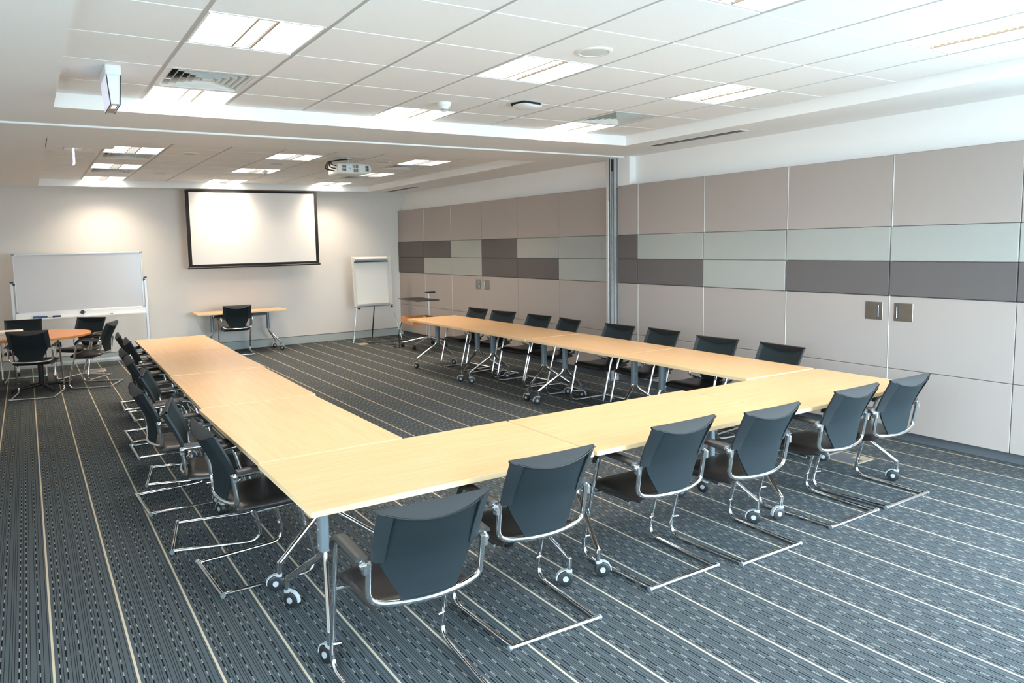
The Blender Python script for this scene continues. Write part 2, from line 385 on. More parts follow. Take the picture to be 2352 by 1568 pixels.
# ------------------------------------------------------------------ right wall: cupboard columns with upholstered bands
SEAMS = [13.6, 12.475, 11.44, 10.40, 9.36, 8.325, 7.294, 7.105, 6.74, 5.70, 4.645, 3.605, 2.62, 1.6, .57, -.46, YN]
UP = 'DDLDLL-DLLLLLLLL'; LO = 'DLLDDL-DDLDDDLLL'
WHERE = ['in the back corner beside the flip chart', 'second from the back corner, behind the black trolley', 'third from the back corner, with a handle near its right edge',
         'fourth from the back corner, with a handle near its left edge', 'fifth from the back corner', 'just to the left of the partition post', '',
         'narrow, just to the right of the partition post', 'second to the right of the partition post', 'third to the right of the partition post, all light pads',
         'behind the near right table corner, with a handle near its right edge', 'at the right, with a handle near its left edge', 'cut off by the right edge of the photo', 'a', 'b', 'c']
door_no = 0
for i in range(13):
    if UP[i] == '-': continue
    y1, y0 = SEAMS[i], SEAMS[i + 1]
    ya, yb = y0 + .0025, y1 - .0025
    isdoor = i in (2, 3, 10, 11)
    if isdoor:
        door_no += 1; t = struct(empty('door_%d' % door_no, (XP, (y0 + y1) / 2, .085)))
    else:
        nm = {('D', 'D'): 'two dark pads', ('D', 'L'): 'a dark pad over a light pad', ('L', 'D'): 'a light pad over a dark pad', ('L', 'L'): 'two light pads'}[UP[i], LO[i]]
        t = thing('wall_panel', 'taupe wall panel with %s, %s' % (nm, WHERE[i]) if 'all' not in WHERE[i] else 'taupe wall panel with two light pads, third to the right of the partition post', 'wall panel', (XP, (y0 + y1) / 2, .085), group='panels along the right wall')
    oy = (y0 + y1) / 2
    def piece(nm, z0, z1, m, d=.05, x=0., cc=.003):
        b = MB(); b.cbox(x, x + d, ya - oy, yb - oy, z0 - .085 + .002, z1 - .085 - .002, cc); return b.build(nm, m, t, smooth=False)
    piece('lower_board', .085, .645, 'panel'); piece('middle_board', .645, 1.30, 'panel'); piece('upper_board', 1.92, 2.55, 'panel')
    for nm, z0, z1, k in (('lower_pad', 1.30, 1.61, LO[i]), ('upper_pad', 1.61, 1.92, UP[i])):
        p = piece(nm, z0, z1, 'pad_dark' if k == 'D' else 'pad_light', .06, -.012, .006)
        p['label'] = 'dark grey fabric pad' if k == 'D' else 'light grey fabric pad'
    if i in (9, 10, 11, 8, 2, 1):
        b = MB(); b.box(-.0022, .003, y1 - oy - .009, y1 - oy - .0028, 0, 2.46); b.build('edge_strip', 'seam', t, smooth=False)
    if isdoor:
        hy = {2: (10.455, 10.615), 3: (10.18, 10.345), 10: (3.657, 3.818), 11: (3.395, 3.558)}[i]
        b = MB(); b.cbox(-.004, .01, hy[0] - oy, hy[1] - oy, 1.078 - .085, 1.240 - .085, .002)
        hp = b.build('handle_plate', 'steel', t, smooth=False)
        near_low = i in (2, 10)              # pull sits on the side towards the seam
        py = hy[0] + .035 if near_low else hy[1] - .030
        b = MB(); b.box(-.0055, -.003, py - .012 - oy, py + .012 - oy, 1.10 - .085, 1.215 - .085); b.build('recess', 'beam', hp, smooth=False)
        b = MB(); b.tube([(-.012, py - oy, 1.105 - .085), (-.012, py - oy, 1.21 - .085)], .0045, 8); b.build('pull_bar', 'chrome_soft', hp)
# jamb post of the folding partition, nib above the cupboards and ceiling track
t = thing('partition_post', 'tall grooved aluminium partition post against the right wall', 'post', (6.59, 7.2, 0))
b = MB(); b.cbox(-.035, XR - 6.59 - .002, -.06, .03, 0, ZS - .002, .003); b.build('jamb', 'alu', t, smooth=False)
for x, wd in ((-.027, .008), (-.008, .008), (.012, .009), (.031, .005)):
    b = MB(); b.box(x - wd / 2, x + wd / 2, -.0615, -.055, .01, ZS - .01); b.build('groove', 'void', t, smooth=False)
b = MB(); b.box(-.0365, -.03, -.045, -.03, .01, ZS - .01); b.build('seal_strip', 'beam', t, smooth=False)
b = MB(); b.cbox(-.044, -.033, -.02, .022, .0, 2.36, .002); b.build('striker', 'alu', t, smooth=False)
b = MB(); b.box(-.03, -.008, -.063, -.05, ZS - .17, ZS - .02); b.build('trolley_pocket', 'void', t, smooth=False)
b = MB(); b.box(XP + .01, XR + .01, 6.90, 7.115, 2.552, ZS + .01); struct(b.build('trim_3', 'soffit', smooth=False))
t = thing('ceiling_track', 'long white sliding partition track running across the soffit', 'track', ((XL + 6.6) / 2, 7.0, ZS))
L0, L1 = XL - (XL + 6.6) / 2, 6.6 - (XL + 6.6) / 2
b = MB(); b.cbox(L0, L1, -.055, -.012, -.016, .004, .003); b.build('front_rail', 'alu_white', t, smooth=False)
b = MB(); b.cbox(L0, L1, .012, .05, -.007, .004, .002); b.build('rear_rail', 'alu_white', t, smooth=False)
b = MB(); b.box(L0, L1, -.012, .012, -.002, .003); b.build('slot', 'void', t, smooth=False)

# ------------------------------------------------------------------ ceiling fittings
def troffer():
    t = empty('ceiling_light'); hx, hy = .30, .292
    b = MB()
    for a in ((-hx, hx, -hy, -hy + .012), (-hx, hx, hy - .012, hy), (-hx, -hx + .012, -hy + .012, hy - .012), (hx - .012, hx, -hy + .012, hy - .012)): b.box(*a, -.003, .012)
    b.build('frame', 'tbar', t, smooth=False)
    for x0, x1 in ((-hx + .014, -.058), (.058, hx - .014)):
        b = MB(); b.box(x0, x1, -hy + .014, hy - .014, .001, .006); b.build('diffuser', 'lamp', t, smooth=False)
    for x in (-.053, .053):
        b = MB(); b.box(x - .005, x + .005, -hy + .012, hy - .012, -.002, .012); b.build('side_rail', 'brass', t, smooth=False)
    b = MB(); b.box(-.048, .048, -hy + .012, hy - .012, .018, .022); b.build('core', 'lamp_core', t, smooth=False)
    b = MB()
    for k in range(15):
        y = -hy + .03 + k * (2 * hy - .06) / 14; b.box(-.048, .048, y - .0025, y + .0025, .002, .018)
    b.build('louvre', 'tbar', t, smooth=False)
    lo = bpy.data.objects.new('lamp', COOL); C.objects.link(lo); lo.parent = t; lo.location = (0, 0, -.006)      # shines straight down, like the tubes behind the reflector
    return t
def lamp_data(e, c):
    ld = bpy.data.lights.new('lamp', 'AREA'); ld.shape = 'RECTANGLE'; ld.size = .57; ld.size_y = .55; ld.energy = e; ld.color = c; ld.spread = R(120); return ld
COOL, WARM = lamp_data(11., (1., .91, .82)), lamp_data(17., (1., .82, .63))
LL = ['front-left ceiling light, nearest the emergency sign box', 'ceiling light beside the left air vent, against the bulkhead', 'ceiling light cut by the top edge of the photo',
      'middle ceiling light in front of the wireless unit', 'ceiling light under the near smoke detector, against the bulkhead', 'ceiling light at the far right, cut by the right edge of the photo',
      'ceiling light at the right, second from the right edge of the photo', 'ceiling light in front of the right air vent, against the bulkhead',
      'nearest of three ceiling lights at the far left', 'middle of three ceiling lights at the far left', 'rearmost of three ceiling lights at the far left, by the back wall',
      'ceiling light in the far coffer, left of the projector', 'ceiling light beside the far smoke detector', 'rearmost ceiling light above the left part of the screen',
      'ceiling light in the far coffer, right of the projector', 'ceiling light partly hidden behind the projector', 'rearmost ceiling light above the right screen edge']
proto = None
for (ix, y0, y1), lb in zip(LAMPS, LL):
    t = proto if proto else None
    if not proto: t = proto = troffer()
    else: t = copy_tree(proto)
    for ch in [k for k in ALL() if k.parent == t and k.type == 'LIGHT']:
        if y0 > 7: ch.data = WARM
    t.location = ((GX[ix] + GX[ix + 1]) / 2, (y0 + y1) / 2, ZT); t.scale = ((GX[ix + 1] - GX[ix] - .03) / .6, (y1 - y0 - .016) / .584, 1)
    tag(t, 'square bright recessed ' + lb if 'far right' not in lb else lb, 'ceiling light', 'recessed ceiling lights')
def diffuser_vent():
    t = empty('air_vent'); h = .295
    b = MB()
    for a in ((-h, h, -h, -h + .035), (-h, h, h - .035, h), (-h, -h + .035, -h + .035, h - .035), (h - .035, h, -h + .035, h - .035)): b.box(*a, -.004, .008)
    b.build('frame', 'tbar', t, smooth=False)
    b = MB(); b.box(-h + .03, h - .03, -h + .03, h - .03, .05, .056); b.build('duct_backing', 'void', t, smooth=False)
    n = 6
    for k in range(n):
        a = h - .038 - k * .043; d = .026; bq = MB()
        for s1 in range(4):
            mt = Matrix.Rotation(s1 * math.pi / 2, 4, 'Z')
            q = [mt @ Vector(p) for p in ((-a, -a, -.002), (a, -a, -.002), (a - d, -a + d, .040), (-a + d, -a + d, .040))]
            q2 = [mt @ Vector(p) for p in ((-a, -a, -.002), (a, -a, -.002), (a - .003, -a + .003, -.002), (-a + .003, -a + .003, -.002))]
            q3 = [mt @ Vector(p) for p in ((-a + .003, -a + .003, -.002), (a - .003, -a + .003, -.002), (a - d - .002, -a + d + .002, .040), (-a + d + .002, -a + d + .002, .040))]
            bq.quad(*q); bq.quad(*q2); bq.quad(*q3)
        bq.build('louvre', 'cream', t, smooth=False)
    b = MB(); b.box(-.03, .03, -.03, .03, -.002, .004); b.build('centre_plate', 'cream', t, smooth=False)
    return t
VL = ['beside the ceiling light at the near left', 'at the near right of the coffer edge', 'nearer of the two vents at the far left', 'farther of the two vents at the far left', 'at the right of the projector', 'below and behind the projector']
proto = None
for (ix, y0, y1), lb in zip(VENTS, VL):
    if not proto: t = proto = diffuser_vent()
    else: t = copy_tree(proto)
    t.location = ((GX[ix] + GX[ix + 1]) / 2, (y0 + y1) / 2, ZT); t.scale = ((GX[ix + 1] - GX[ix] - .03) / .59, (y1 - y0 - .016) / .59, 1)
    tag(t, 'square louvred ceiling air vent ' + lb, 'air vent', 'square ceiling vents')
def slot_vent(x, y0, y1, lb):
    t = thing('slot_vent', lb, 'air vent', (x, (y0 + y1) / 2, ZS), group='slot vents in the soffit'); h = (y1 - y0) / 2
    b = MB(); b.box(-.068, .068, -h - .02, h + .02, -.004, .003); b.build('frame', 'tbar', t, smooth=False)
    b = MB(); b.box(-.055, .055, -h, h, -.0055, -.0035); b.build('slot_backing', 'void', t, smooth=False)
    for k in range(3):
        xx = -.0275 + .0275 * k; b = MB(); b.box(xx - .006, xx + .006, -h, h, -.0075, -.005); b.build('blade', 'post', t, smooth=False)
slot_vent(6.185, 4.84, 6.03, 'long dark slot air vent in the near soffit by the partition post')
slot_vent(6.215, 11.94, 13.15, 'long dark slot air vent in the far soffit near the back corner')
SP = [((3.105, 3.53), 'flat round white ceiling speaker ahead of the near lights'), ((1.80, 9.36), 'grey round ceiling speaker, nearest at the far left'), ((1.82, 11.85), 'grey round ceiling speaker, farther back at the far left'),
      ((4.37, 9.38), 'grey round ceiling speaker right of the projector mount'), ((3.08, 10.05), 'pale round ceiling speaker beside the far smoke detector'), ((4.39, 11.85), 'grey round ceiling speaker behind the projector')]
proto = None
for (p, lb) in SP:
    if not proto:
        t = proto = empty('ceiling_speaker')
        b = MB(); b.lathe([(.088, .0), (.112, .0), (.115, -.006), (.108, -.010), (.092, -.010), (.088, -.006)], n=36); b.build('rim', 'white', t)
        b = MB(); b.lathe([(.05, -.002), (.09, -.001), (.089, -.007), (.05, -.010)], n=36); b.build('grille', 'speaker', t)
    else: t = copy_tree(proto)
    t.location = (*p, ZT - .003); tag(t, lb, 'ceiling speaker', 'round ceiling speakers')
proto = None
for p, lb in (((3.06, 5.33), 'white smoke detector above the near bulkhead light'), ((3.15, 10.9), 'white smoke detector on the far ceiling beside a light')):
    if not proto:
        t = proto = empty('smoke_detector')
        b = MB(); b.lathe([(.05, 0), (.056, 0), (.056, -.022), (.052, -.026)], n=28); b.build('base', 'white', t)
        b = MB(); b.lathe([(.052, -.024), (.05, -.032), (.031, -.052), (.028, -.068), (.012, -.070)], n=28); b.build('chamber', 'white', t)
        for z in (-.056, -.062):
            b = MB(); b.lathe([(.0295, z - .002), (.0312, z - .002), (.0312, z + .001), (.0295, z + .001)], n=28); b.build('slot_ring', 'beam', t)
    else: t = copy_tree(proto)
    t.location = (*p, ZT - .004); tag(t, lb, 'smoke detector', 'smoke detectors')
t = thing('wireless_unit', 'white curved wireless unit on a dark mount on the near ceiling', 'wireless unit', (3.70, 5.04, ZT - .004), R(10))
b = MB(); b.cbox(-.10, .10, -.06, .10, -.022, 0, .004); b.build('mount', 'blackmat', t)
rings = []
for i in range(13):
    u = -1 + i / 6; ring = []
    hw = .105 * (1 - abs(u) ** 3 * .45)
    for j in range(16):
        a = 2 * math.pi * j / 16; ring.append((u * .115, hw * math.cos(a), -.036 + .020 * math.sin(a) * (1 - abs(u) ** 4 * .8) + .012 * u * u))
    rings.append(ring)
b = MB(); b.loft(rings); b.build('shell', 'white', t)
# emergency sign boxes
def exit_sign(loc, lb, lit):
    t = thing('exit_sign', lb, 'emergency sign', loc, group=None)
    if not lit:
        b = MB(); b.cbox(-.046, .046, -.18, .18, -.062, 0, .004); b.build('gear_box', 'white', t, smooth=False)
        b = MB(); b.box(-.012, .012, -.1805, -.17, -.0635, -.058); b.build('status_led', 'led', t, smooth=False)
        z0, z1 = -.062, -.24
        def rr(z, k): q = k * (1 - .38 * (z0 - z) / (z0 - z1)); return q
        b = MB()
        r0 = [(-.036, -.178, z0), (.036, -.178, z0), (.036, .178, z0), (-.036, .178, z0)]; r1 = [(-.022, -.178, z1), (.022, -.178, z1), (.022, .155, z1), (-.022, .155, z1)]
        b.loft([r0, r1]); b.build('body', 'white', t, smooth=False)
        for sx in (-1, 1):
            b = MB(); a0 = [(sx * .037, -.180, z0), (sx * .044, -.180, z0), (sx * .044, .180, z0), (sx * .037, .180, z0)]
            a1 = [(sx * .023, -.180, z1 - .004), (sx * .030, -.180, z1 - .004), (sx * .030, .157, z1 - .004), (sx * .023, .157, z1 - .004)]
            b.loft([a0, a1]) if sx > 0 else b.loft([a0[::-1], a1[::-1]]); fp = b.build('face_plate', 'sign', t, smooth=False)
            b = MB()
            b.tube([(sx * .041, -.181, z0), (sx * .027, -.181, z1 - .004), (sx * .027, .158, z1 - .004)], .0035, 6); b.build('edge_trim', 'beam', fp)
        b = MB(); b.box(-.0215, .0215, -.17, .15, z1 - .003, z1 - .001); up = b.build('underside', 'amber', t, smooth=False)
        b = MB(); b.box(-.013, .013, -.13, -.03, z1 - .0045, z1 - .003); b.build('light_patch', 'sign_patch', up, smooth=False)
    else:
        b = MB(); b.cbox(-.09, .09, -.03, .20, -.02, 0, .003); b.build('ceiling_plate', 'white', t, smooth=False)
        b = MB(); b.box(-.006, .006, 0, .20, -.18, -.02); bl = b.build('blade', 'sign', t, smooth=False)
        b = MB(); b.box(-.009, .009, -.004, .001, -.184, -.015); b.box(-.009, .009, 0, .20, -.186, -.181); b.build('lit_edge', 'sign_edge', bl, smooth=False)
exit_sign((.555, 5.30, ZT - .004), 'white emergency sign box hanging from the near ceiling at left', False)
exit_sign((.54, 9.15, ZT - .004), 'thin glowing emergency sign blade hanging from the far ceiling', True)
# projector
t = thing('projector', 'white ceiling projector hanging from a mount with black cables', 'projector', (3.80, 9.0, 2.80))
def rr_ring(x, hy, z0, z1, r_):
    out = []
    for cy_, cz_, a0 in ((hy - r_, z1 - r_, 0), (-hy + r_, z1 - r_, 90), (-hy + r_, z0 + r_, 180), (hy - r_, z0 + r_, 270)):
        for k in range(5):
            a = R(a0 + k * 22.5); out.append((x, .19 + cy_ + r_ * math.cos(a), cz_ + r_ * math.sin(a)))
    return out
b = MB(); rings = [rr_ring(-.235, .18, .008, .128, .02), rr_ring(-.228, .188, 0, .135, .028), rr_ring(0, .19, -.004, .14, .03), rr_ring(.16, .188, 0, .135, .035), rr_ring(.22, .172, .012, .122, .035), rr_ring(.245, .145, .03, .10, .03)]
b.loft(rings); b.build('case', 'cream', t)
for cx_, nn, wd, z0, z1 in ((-.155, 5, .05, .035, .105), (.005, 6, .09, .022, .118), (.165, 4, .045, .035, .105)):
    b = MB()
    for k in range(nn):
        x = cx_ + (k - (nn - 1) / 2) * wd / nn * 1.1
        for (za, zb) in ((z0, (z0 + z1) / 2 - .004), ((z0 + z1) / 2 + .004, z1)): b.box(x - .0035, x + .0035, -.0025 if abs(cx_) < .1 else -.001, .02, za, zb)
    b.build('vent_grille', 'void', t, smooth=False)
b = MB(); b.lathe([(.009, 0), (.009, .004)], (-.075, -.001, .066), 16, Matrix.Rotation(R(90), 4, 'X')); b.build('emblem', 'lens', t)
b = MB(); b.cbox(-.243, -.233, .03, .35, .012, .124, .004); b.build('socket_plate', 'cream', t)
b = MB(); b.tube([(-.03, .17, .13), (-.03, .17, .205)], .018, 14); b.cbox(-.09, .03, .10, .24, .133, .148, .003); b.lathe([(.05, 0), (.05, -.012), (.03, -.02)], (-.03, .17, ZT - 2.80 - .004)); b.build('mount_arm', 'alu', t)
for k, (za, yb_) in enumerate(((.10, .05), (.07, .09), (.045, .13), (.055, .19))):
    b = MB(); b.tube(fillet([(-.24, yb_, za, 0), (-.33 - .012 * k, yb_ - .02, za + .01, .05), (-.315 - .008 * k, .06 + .02 * k, .155, .06), (-.16, .10 + .012 * k, .185, .06), (-.035, .15, .20, 0)], 8), .0075, 8); b.build('cable', 'blackmat', t)

# ------------------------------------------------------------------ projection screen, whiteboard, flip chart
t = thing('projection_screen', 'large pull-down projection screen with a thick black border', 'projection screen', (3.612, 13.27, 1.53))
b = MB(); b.box(-1.125, 1.125, -.004, .004, .06, 1.335); b.build('cloth', 'screen', t, smooth=False)
b = MB()
for a in ((-1.182, 1.182, 1.318, 1.362), (-1.182, 1.182, .012, .062)): b.box(a[0], a[1], -.006, .006, a[2], a[3])
for x in (-1.182, 1.122): b.box(x, x + .06, -.006, .006, .062, 1.318)
b.build('border', 'blackmat', t, smooth=False)
b = MB(); b.tube([(-1.20, 0, .006), (1.20, 0, .006)], .017, 10); b.build('weight_bar', 'black', t)
b = MB()
for x in (-1.0, 1.0): b.cbox(x - .03, x + .03, .006, YB - 13.27 - .0015, 1.30, 1.345, .003)
b.build('wall_bracket', 'blackmat', t, smooth=False)

WY = 13.06
t = thing('mobile_whiteboard', 'wide mobile whiteboard on a wheeled stand by the back wall', 'whiteboard', (.742, WY, 0))
bd = MB(); bd.box(-.895, .895, -.012, .012, .945, 1.83); bd = bd.build('writing_surface', 'board', t, smooth=False)
b = MB()
for a in ((-.91, .91, 1.825, 1.848), (-.91, .91, .926, .948)): b.cbox(a[0], a[1], -.018, .018, a[2], a[3], .003)
for x in (-.91, .888): b.cbox(x, x + .022, -.018, .018, .948, 1.825, .003)
b.build('frame', 'alu', t)
for x in (-.90, .90):
    for z in (.937, 1.837):
        b = MB(); b.cbox(x - .02, x + .02, -.021, .021, z - .018, z + .018, .005); b.build('corner_cap', 'post', t)
for s_ in (-1, 1):
    x = s_ * .945; b = MB(); b.cbox(x - .022, x + .022, -.014, .014, .06, 1.405, .004); ps = b.build('post', 'alu', t)
    b = MB(); b.cbox(x - .024, x + .024, -.017, .017, 1.405, 1.43, .005); b.build('post_cap', 'black', ps)
    b = MB(); b.tube([(x - s_ * .055, 0, 1.385), (x, 0, 1.385)], .016, 12); b.lathe([(.024, 0), (.024, .01)], (x - s_ * .035, 0, 1.385), 16, Matrix.Rotation(R(90), 4, 'Y')); b.build('pivot_knob', 'black', ps)
    b = MB(); b.cbox(x - .02, x + .02, -.28, .30, .062, .095, .006); ft = b.build('foot', 'alu', t)
    for y in (-.26, .28):
        b = MB(); b.lathe([(.012, -.014), (.03, -.012), (.031, 0), (.03, .012), (.012, .014)], (x, y, .0315), 18, Matrix.Rotation(R(90), 4, 'Y')); b.cbox(x - .02, x + .02, y - .014, y + .014, .045, .064, .003); b.build('castor', 'black', ft)
b = MB(); b.cbox(-.93, .93, -.012, .012, .10, .14, .004); b.build('cross_bar', 'alu', t)
b = MB(); b.cbox(-.925, .925, -.095, -.014, .828, .838, .002); b.cbox(-.925, .925, -.10, -.092, .828, .852, .002); b.cbox(-.925, .925, -.022, -.014, .838, .935, .002); b.build('pen_tray', 'white', t)
b = MB(); b.cbox(-.05, .03, -.05, -.022, .895, .915, .004); b.cbox(-.03, .01, -.055, -.022, .875, .938, .004); b.build('clip', 'black', t)
def tray_item(name, lb, cat, x, w_, d, h, m):
    b = MB(); b.cbox(-w_ / 2, w_ / 2, -d / 2, d / 2, 0, h, .006); b.use(m)
    o = b.build(name, m); o.location = (x, WY - .055, .8382); return tag(o, lb, cat)
tray_item('board_eraser', 'light blue board eraser at the left end of the whiteboard tray', 'eraser', .14, .20, .05, .045, 'blue')
tray_item('board_eraser', 'dark navy board eraser on the whiteboard tray, right of the red marker', 'eraser', .365, .115, .048, .04, 'navy')
def marker(lb, x, m, rz):
    t = thing('marker_pen', lb, 'marker pen', (x, WY - .05, .8495), rz)
    b = MB(); b.tube([(-.055, 0, 0), (.03, 0, 0)], .0095, 10); b.build('barrel', m, t)
    t.scale = (.45, 1, 1)
    b = MB(); b.tube([(.03, 0, 0), (.06, 0, 0)], .0108, 10); b.build('cap', m, t)
marker('red marker pen lying between the two erasers on the tray', .268, 'red', R(4)); marker('dark green marker pen on the right half of the whiteboard tray', 1.14, 'green', R(-3))

t = thing('flip_chart', 'white paper flip chart easel standing in the back right corner', 'flip chart', (5.80, 13.02, 0))
ti = R(-4)
mtx = Matrix.Translation((0, .03, .70)) @ Matrix.Rotation(ti, 4, 'X')
b = MB(); b.cbox(-.40, .40, 0, .02, 0, .95, .006, mtx); b.build('board', 'easel', t)
for x0 in (-.41, .375):
    b = MB(); b.cbox(x0, x0 + .035, -.010, .024, -.01, .955, .004, mtx); b.build('side_rail', 'easel', t)
b = MB()
rings = []
for i in range(9):
    z = .03 + .81 * i / 8; rings.append([mtx @ Vector((x, -.012 - .004 * math.sin(3 * x * 4 + i) - (.01 if i == 0 else 0) * 1, z)) for x in (-.345, -.17, 0, .17, .315)])
b.loft(rings, caps=False, closed=False)
rings2 = [[p + Vector((0, .008, 0)) for p in r_] for r_ in rings]; b.loft(rings2, caps=False, closed=False)
pp = b.build('paper_pad', 'paper', t)
b = MB(); rr2 = []
b.tube([mtx @ Vector((-.365, -.012, .905)), mtx @ Vector((.315, -.012, .905))], .034, 14, rb=.05); b.build('rolled_sheets', 'paper', pp)
b = MB(); b.cbox(-.37, .33, -.05, -.008, .838, .858, .004, mtx); b.build('clamp_bar', 'beam', t)
b = MB(); b.cbox(-.41, .41, -.012, .022, -.028, -.008, .004, mtx); b.build('lower_bar', 'post', t)
for s_ in (-1, 1):
    b = MB(); b.tube([(s_ * .375, .02, .70), (s_ * .49, -.16 if s_ > 0 else -.05, .0)], .009, 10); b.build('front_leg', 'chrome', t)
    b = MB(); b.tube([(s_ * .375, -.03, .655), (s_ * .34, -.03, .655)], .010, 8); b.lathe([(.02, 0), (.02, .012)], (s_ * .335, -.03, .655), 12, Matrix.Rotation(R(90), 4, 'Y')); b.build('knob', 'black', t)
b = MB(); b.tube([(.02, .06, .74), (.14, .50, .0)], .011, 10); b.build('rear_leg', 'black', t)

# ------------------------------------------------------------------ tables
TZ = .75; TL, TW = 1.508, .825
def castor(parent, loc, rz):
    b = MB(); b.tube([(0, 0, 0), (0, 0, -.05)], .013, 12)
    fk = b.build('castor', 'chrome_soft', parent, loc, rz)
    b = MB()
    # fork hood: curved arch over the wheel
    rings = []
    for k in range(9):
        a = R(112 - k * 15); q = .0445
        c0 = Vector((0, .022 + q * math.cos(a), -.0922 + q * math.sin(a)))
        rad = Vector((0, math.cos(a), math.sin(a)))
        wd = .011
        rings.append([c0 + Vector((-wd, 0, 0)), c0 + Vector((wd, 0, 0)), c0 + Vector((wd, 0, 0)) + rad * .006, c0 + Vector((-wd, 0, 0)) + rad * .006])
    b.loft(rings); b.cbox(-.013, .013, -.014, .020, -.060, -.040, .003); b.build('hood', 'grey_plastic', fk)
    ry = Matrix.Rotation(R(90), 4, 'Y')
    b = MB(); b.lathe([(.012, -.014), (.034, -.016), (.041, -.012), (.0422, 0), (.041, .012), (.034, .016), (.012, .014)], (0, .022, -.0922), 22, ry); b.build('wheel', 'rubber', fk)
    b = MB(); b.lathe([(.004, -.0195), (.015, -.019), (.016, -.014), (.016, .014), (.015, .019), (.004, .0195)], (0, .022, -.0922), 18, ry); b.build('hub', 'grey_plastic', fk)
    return fk
def make_table(L=TL, W=TW, inset=.185, topm='beech', out=.095, fy=.31):
    t = empty('folding_table'); hl = L / 2; hw = W / 2
    b = MB().use(topm); b.cbox(-hl, hl, -hw, hw, TZ - .027, TZ, .0015)
    b.use('beech_edge')
    for k, fc in enumerate(b.f):
        nz = sum(b.v[i][2] for i in fc) / len(fc)
        if TZ - .0265 < nz < TZ - .001: b.m[k] = 1
    b.build('tabletop', None, t, smooth=False)
    for s_ in (-1, 1):
        x = s_ * (hl - inset)
        b = MB(); rings = []
        for z in (.395, TZ - .03):
            rings.append([(x + .024 * (abs(math.cos(a)) ** .6) * (1 if math.cos(a) > 0 else -1), .036 * (abs(math.sin(a)) ** .6) * (1 if math.sin(a) > 0 else -1), z) for a in [2 * math.pi * j / 20 for j in range(20)]])
        b.loft(rings); po = b.build('post', 'post', t)
        b = MB()
        for z in (.42, .50): b.lathe([(.004, 0), (.004, .003)], (x + .0235, 0, z), 10, Matrix.Rotation(R(90), 4, 'Y')); b.lathe([(.004, 0), (.004, -.003)], (x - .0235, 0, z), 10, Matrix.Rotation(R(90), 4, 'Y'))
        b.build('bolt', 'alu', po)
        b = MB(); b.cbox(x - .05, x + .05, -hw * .75, hw * .75, TZ - .040, TZ - .027, .003); b.build('top_bracket', 'beam', t)
        for q in (-1, 1):
            b = MB(); xe = x + s_ * out; b.tube(fillet([(x, q * .017, .43, 0), (x, q * .020, .365, .10), (xe, q * fy, .148, 0)], 8), .0165, 12, rb=.0125, up=(0, q, 0)); b.tube([(xe, q * fy, .155), (xe, q * fy, .118)], .0155, 12); b.build('leg', 'chrome', t)
            castor(t, (xe, q * fy, .1345), R(random.choice((90, 75, 110, 60, 125, 95)) + (0 if random.random() < .75 else 180)))
    b = MB(); b.cbox(-hl + inset, hl - inset, -.022, .022, TZ - .105, TZ - .042, .004); b.build('beam', 'beam', t)
    for x, y in ((-hl + .30, -hw * .2), (hl - .30, hw * .2)):
        b = MB(); b.tube([(x, y, TZ - .028), (x, y, TZ - .085)], .010, 10); kn = b.build('adjuster', 'alu', t)
        b = MB(); b.lathe([(.01, 0), (.017, -.002), (.017, -.016), (.01, -.018)], (x, y, TZ - .085), 14); b.build('knob', 'black', kn)
    return t
PRO = make_table(); first = [True]
def place_table(mx, my, ang, lb, sx=1., grp='beech tables in the U-shaped layout'):
    t = PRO if first[0] else copy_tree(PRO); first[0] = False
    t.location = (mx, my, 0); t.rotation_euler = (0, 0, ang); t.scale = (sx, 1, 1); tag(t, lb, 'table', grp)
    for ch in [k for k in ALL() if k.parent == t and k.name.startswith('castor')]:
        ch.rotation_euler = (0, 0, R(random.choice((20, 35, 50, 62, 75, 12, 40))) - ang + (math.pi if random.random() < .3 else 0))
    return t
def sc(q, T=.73): k = (H - TZ) / (H - T); return (q[0] * k, q[1] * k)      # from the measuring plane down to TZ
def mid(*ps): n = len(ps); return (sum(p[0] for p in ps) / n, sum(p[1] for p in ps) / n)
K = (H - TZ) / (H - .73)
# corner measurements (taken on z=.73), scaled to the table height
fr = [('left', (.961, 2.907), (2.545, 3.728)), ('mid', (2.552, 2.893), (4.125, 3.728)), ('right', (4.14, 2.84), (5.675, 3.672))]
place_table(K * 1.753, K * 3.318, R(-.2), 'front row beech table with the near left corner, nearest the camera', 1.022)
place_table(K * 3.338, K * 3.309, R(-.1), 'middle beech table of the front row', 1.022)
place_table(K * 4.915, K * 3.262, R(-.6), 'right beech table of the front row, at the corner by the cupboards', 1.022)
for (x, y, a), lb in zip(((K * 1.398, K * 4.522, R(90.1)), (K * 1.438, K * 6.075, R(88.6)), (K * 1.484, K * 7.640, R(88.6)), (K * 1.525, K * 9.19, R(88.8))),
                     ('nearest beech table of the left row, meeting the front row', 'second beech table of the left row from the front', 'third beech table of the left row from the front', 'farthest beech table of the left row, towards the back desk')):
    place_table(x, y, a, lb)
for (x, y, a), lb in zip(((K * 5.305, K * 4.488, R(88.2)), (K * 5.338, K * 6.035, R(88.9)), (K * 5.353, K * 7.590, R(89.3)), (K * 5.356, K * 9.13, R(89.6))),
                     ('nearest beech table of the right row, meeting the front row', 'second beech table of the right row from the front', 'third beech table of the right row from the front', 'farthest beech table of the right row, beside the black trolley')):
    place_table(x, y, a, lb)
# side desk under the screen, same family but shallower
desk = make_table(1.545, .62, .28, out=.17, fy=.2)
desk.location = (3.24, 13.20, 0); desk.rotation_euler = (0, 0, R(-2)); desk.name = 'desk'
tag(desk, 'small beech desk against the back wall under the screen', 'desk')

